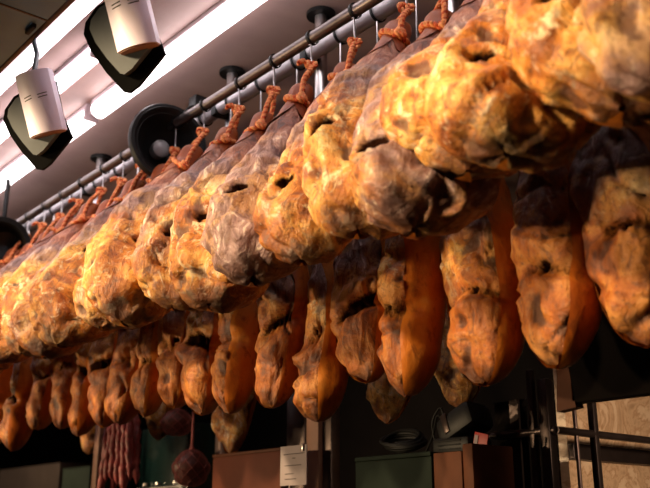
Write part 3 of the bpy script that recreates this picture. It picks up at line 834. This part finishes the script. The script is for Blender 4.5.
# sausage bunch : hung from a short bar
SX = 1.74
sb = atX(123, 418, SX)
bar = empty('sausage_bar', (SX, sb.y, sb.z+.10), 'short steel bar holding the bunch of dried sausages', 'bar')
mb = MB(); mb.tube([(0, -.14, 0), (0, .14, 0)], .006, 10); mb.build('bar', M['steel'], bar)
for yy in (-.12, .12):
    mb = MB(); mb.tube([(0, yy, 0), (0, yy, B3Z-.0-(sb.z+.10)), (B3X-SX, yy, B3Z-(sb.z+.10)+.022)], .003, 8); mb.build('hanger_rod', M['steel'], bar)
rnd = random.Random(8)
for q in range(11):
    f = (q % 6)/5 if q < 6 else (q-6+.5)/5
    row = 0 if q < 6 else 1
    y_ = sb.y+.085-.17*f+rnd.uniform(-.006, .006); x_ = SX-.02+.045*row
    Ls = .27+rnd.uniform(-.03, .04); zt = sb.z+.012+rnd.uniform(-.02, .012)
    root = empty('dried_sausage', (x_, y_, zt), 'thin wrinkled dark red sausage in the hanging bunch', 'sausage', 'dried sausages in the bunch')
    pts, rr = [], []
    spread = (f-.5)*-.07
    for i in range(27):
        t = i/26; pts.append((.002*math.sin(i*.7+q), spread*t+.003*math.sin(i*.35+q*2), -Ls*t))
        env = min(1, math.sin(PI*min(1, max(0.02, t)))*2.2)**.6
        rr.append(.0145*env*(1+.13*math.sin(i*1.3+q)+.10*math.sin(i*2.3+q*3)))
    mb = MB(); mb.tube(pts, rr, 12); mb.build('casing', M['sausage'], root)
    mb = MB(); mb.tube([(0, 0, -.004), (SX-x_, 0, bar.location.z-zt)], .0014, 6); mb.build('string', M['string'], root)

# netted salami: a dark plump one over a round one
def salami(px, py, X, rx, rz, hang, label, net=True):
    c_ = atX(px, py, X)
    root = empty('netted_salami', c_, label, 'salami', 'netted salami by the glass case')
    prof = [(max(.001, rx*math.sin(PI*i/18)*(1+.05*math.sin(i))), rz*math.cos(PI*i/18)*(1 if i > 9 else 1.25)) for i in range(19)]
    mb = MB(); mb.lathe(prof[::-1], 24, cap=True); mb.build('casing', M['salami'], root)
    mb = MB()
    for s_ in (-1, 1):
        for q in range(9):
            line = []
            for i in range(1, 18):
                r_, z_ = prof[i]; a2 = 2*PI*q/9+s_*i*.16
                line.append(((r_+.0012)*math.cos(a2), (r_+.0012)*math.sin(a2), z_))
            mb.tube(line, .0012, 5)
    mb.build('net', M['net'], root)
    mb = MB(); mb.tube([(0, 0, rz*1.2), (0, 0, rz*1.2+.02), (0, 0, hang-c_.z)], [.012, .005, .003], 8); mb.build('string', M['net'], root)
salami(177, 424, 1.90, .064, .047, B3Z-.02, 'dark plump salami hanging just under the rear hams')
salami(191, 470, 1.90, .070, .062, B3Z-.02, 'round netted salami hanging left of the red-brown board')

# ------------------------------------------------------------------ display frame, marble pillar and hood at the right
FX = 1.98
cn = atX(556, 430, FX)
le = atX(488, 437, FX)
fr_ = empty('display_rack', (FX, cn.y, CT), 'bronze tubular rack with rails and uprights in front of the marble', 'rack')
pz = cn.z-CT
mb = MB(); mb.tube([(0, le.y-cn.y, pz), (0, 0, pz)], .0105, 14); mb.build('side_rail', M['frame'], fr_)
mb = MB(); mb.tube([(0, 0, pz), (1.6, 0, pz)], .0105, 14); mb.build('front_rail', M['frame'], fr_)
def vpost(px, X=None, w_=.018, mat='frame', name='upright', top=.45):
    if X is not None: p = atX(px, 432, X)
    else: p = atY(px, 432, cn.y)
    mb = MB(); mb.box((p.x-FX, p.y-cn.y, top/2), (w_, w_, top), bevel=.003); return mb.build(name, M[mat], fr_)
vpost(534, FX, .018, 'frame'); vpost(548, FX, .030, 'frame', top=.42); vpost(594, None, .020, 'frame', top=.42); vpost(576, None, .010, 'frame_lt', top=.42)
for (pa, pb_, X) in ((497, 529, FX+.03),):
    a_, b_ = atX(pa, 440, X), atX(pb_, 440, X)
    mb = MB(); mb.box((X-FX, (a_.y+b_.y)/2-cn.y, .19), (.006, abs(a_.y-b_.y), .38)); mb.build('dark_panel', M['darkboard'], fr_)
    a_, b_ = atX(512, 440, X-.01), atX(521, 440, X-.01)
    mb = MB(); mb.box((X-.01-FX, (a_.y+b_.y)/2-cn.y, .19), (.008, abs(a_.y-b_.y), .38)); mb.build('panel_strip', M['frame'], fr_)
ml = atY(567, 440, cn.y+.14)
wl = MB(); wl.box(((ml.x+4.0)/2, cn.y+.155, CEIL/2), (4.0-ml.x, .03, CEIL)); structure(wl.build('wall_marble', M['marble'], smooth=False))
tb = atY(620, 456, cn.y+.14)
wl = MB(); wl.box(((ml.x+4.0)/2, cn.y+.13, tb.z), (4.0-ml.x, .02, .045), bevel=.002); structure(wl.build('shadow_band_1', M['frame'], smooth=False))  # dark strip laid on the marble in place of the rack rail's shadow

HX = 1.72
h0, h1, h2_ = atX(571, 403, HX), atX(571, 335, HX), atX(700, 380, HX)
hood = empty('hanging_board', (HX+.02, (h0.y+h2_.y)/2, h0.z), 'dark board hanging above the marble at the right edge', 'board')
hh = .36
mb = MB(); mb.box((0, 0, hh/2), (.04, abs(h0.y-h2_.y), hh), bevel=.004); mb.build('panel', M['darkboard'], hood)
yl = (h0.y-h2_.y)/2
mb = MB(); mb.prism([(0, 0), (.052, .006), (.036, .13), (.012, .13)], .03, Matrix.Translation((-.02, yl+.040, -.016)) @ Matrix(((0, 0, 1, 0), (-1, 0, 0, 0), (0, 1, 0, 0), (0, 0, 0, 1))))
mb.build('end_plate', M['wood'], hood, smooth=False)
for yy in (-.8*yl, .8*yl):
    mb = MB(); mb.tube([(0, yy, hh), (0, yy, CEIL-h0.z)], .004, 8); mb.build('hanger_rod', M['steel'], hood)

# spots for the light
def spot(loc, target, energy, col, size=70, blend=.6, rad=.05):
    l = bpy.data.lights.new('spot', 'SPOT'); l.energy = energy; l.color = col; l.spot_size = math.radians(size); l.spot_blend = blend
    l.shadow_soft_size = rad
    o = bpy.data.objects.new('spot', l); C.objects.link(o); o.location = loc
    o.rotation_euler = (Vector(target)-Vector(loc)).to_track_quat('-Z', 'Y').to_euler()
    return o
WARM = (1.0, .71, .40)
for y in (-.3, .6, 1.5, 2.4, 3.3, 4.2):
    spot((-1.1, y+1.5, EYE+.28), (1.25, y+.1, EYE+.62), 165, WARM, 40, 1.0)
for y in (.1, .75, 1.4, 2.05, 2.7, 3.4, 4.1, 4.8):
    spot((.10, y+.35, EYE+1.05), (1.15, y+.1, EYE+.70), 112, WARM, 46, .9)

spot((2.15, .55, EYE+.30), (2.55, cn.y+.14, EYE+.17), 30, (1, .72, .48), 75, .8)
wd = bpy.data.worlds.new('world'); bpy.context.scene.world = wd; wd.use_nodes = True
wd.node_tree.nodes['Background'].inputs[0].default_value = (.30, .22, .22, 1)
wd.node_tree.nodes['Background'].inputs[1].default_value = .05
vs = bpy.context.scene.view_settings
vs.view_transform = 'Standard'; vs.look = 'None'; vs.gamma = 1.0; vs.exposure = 0.0
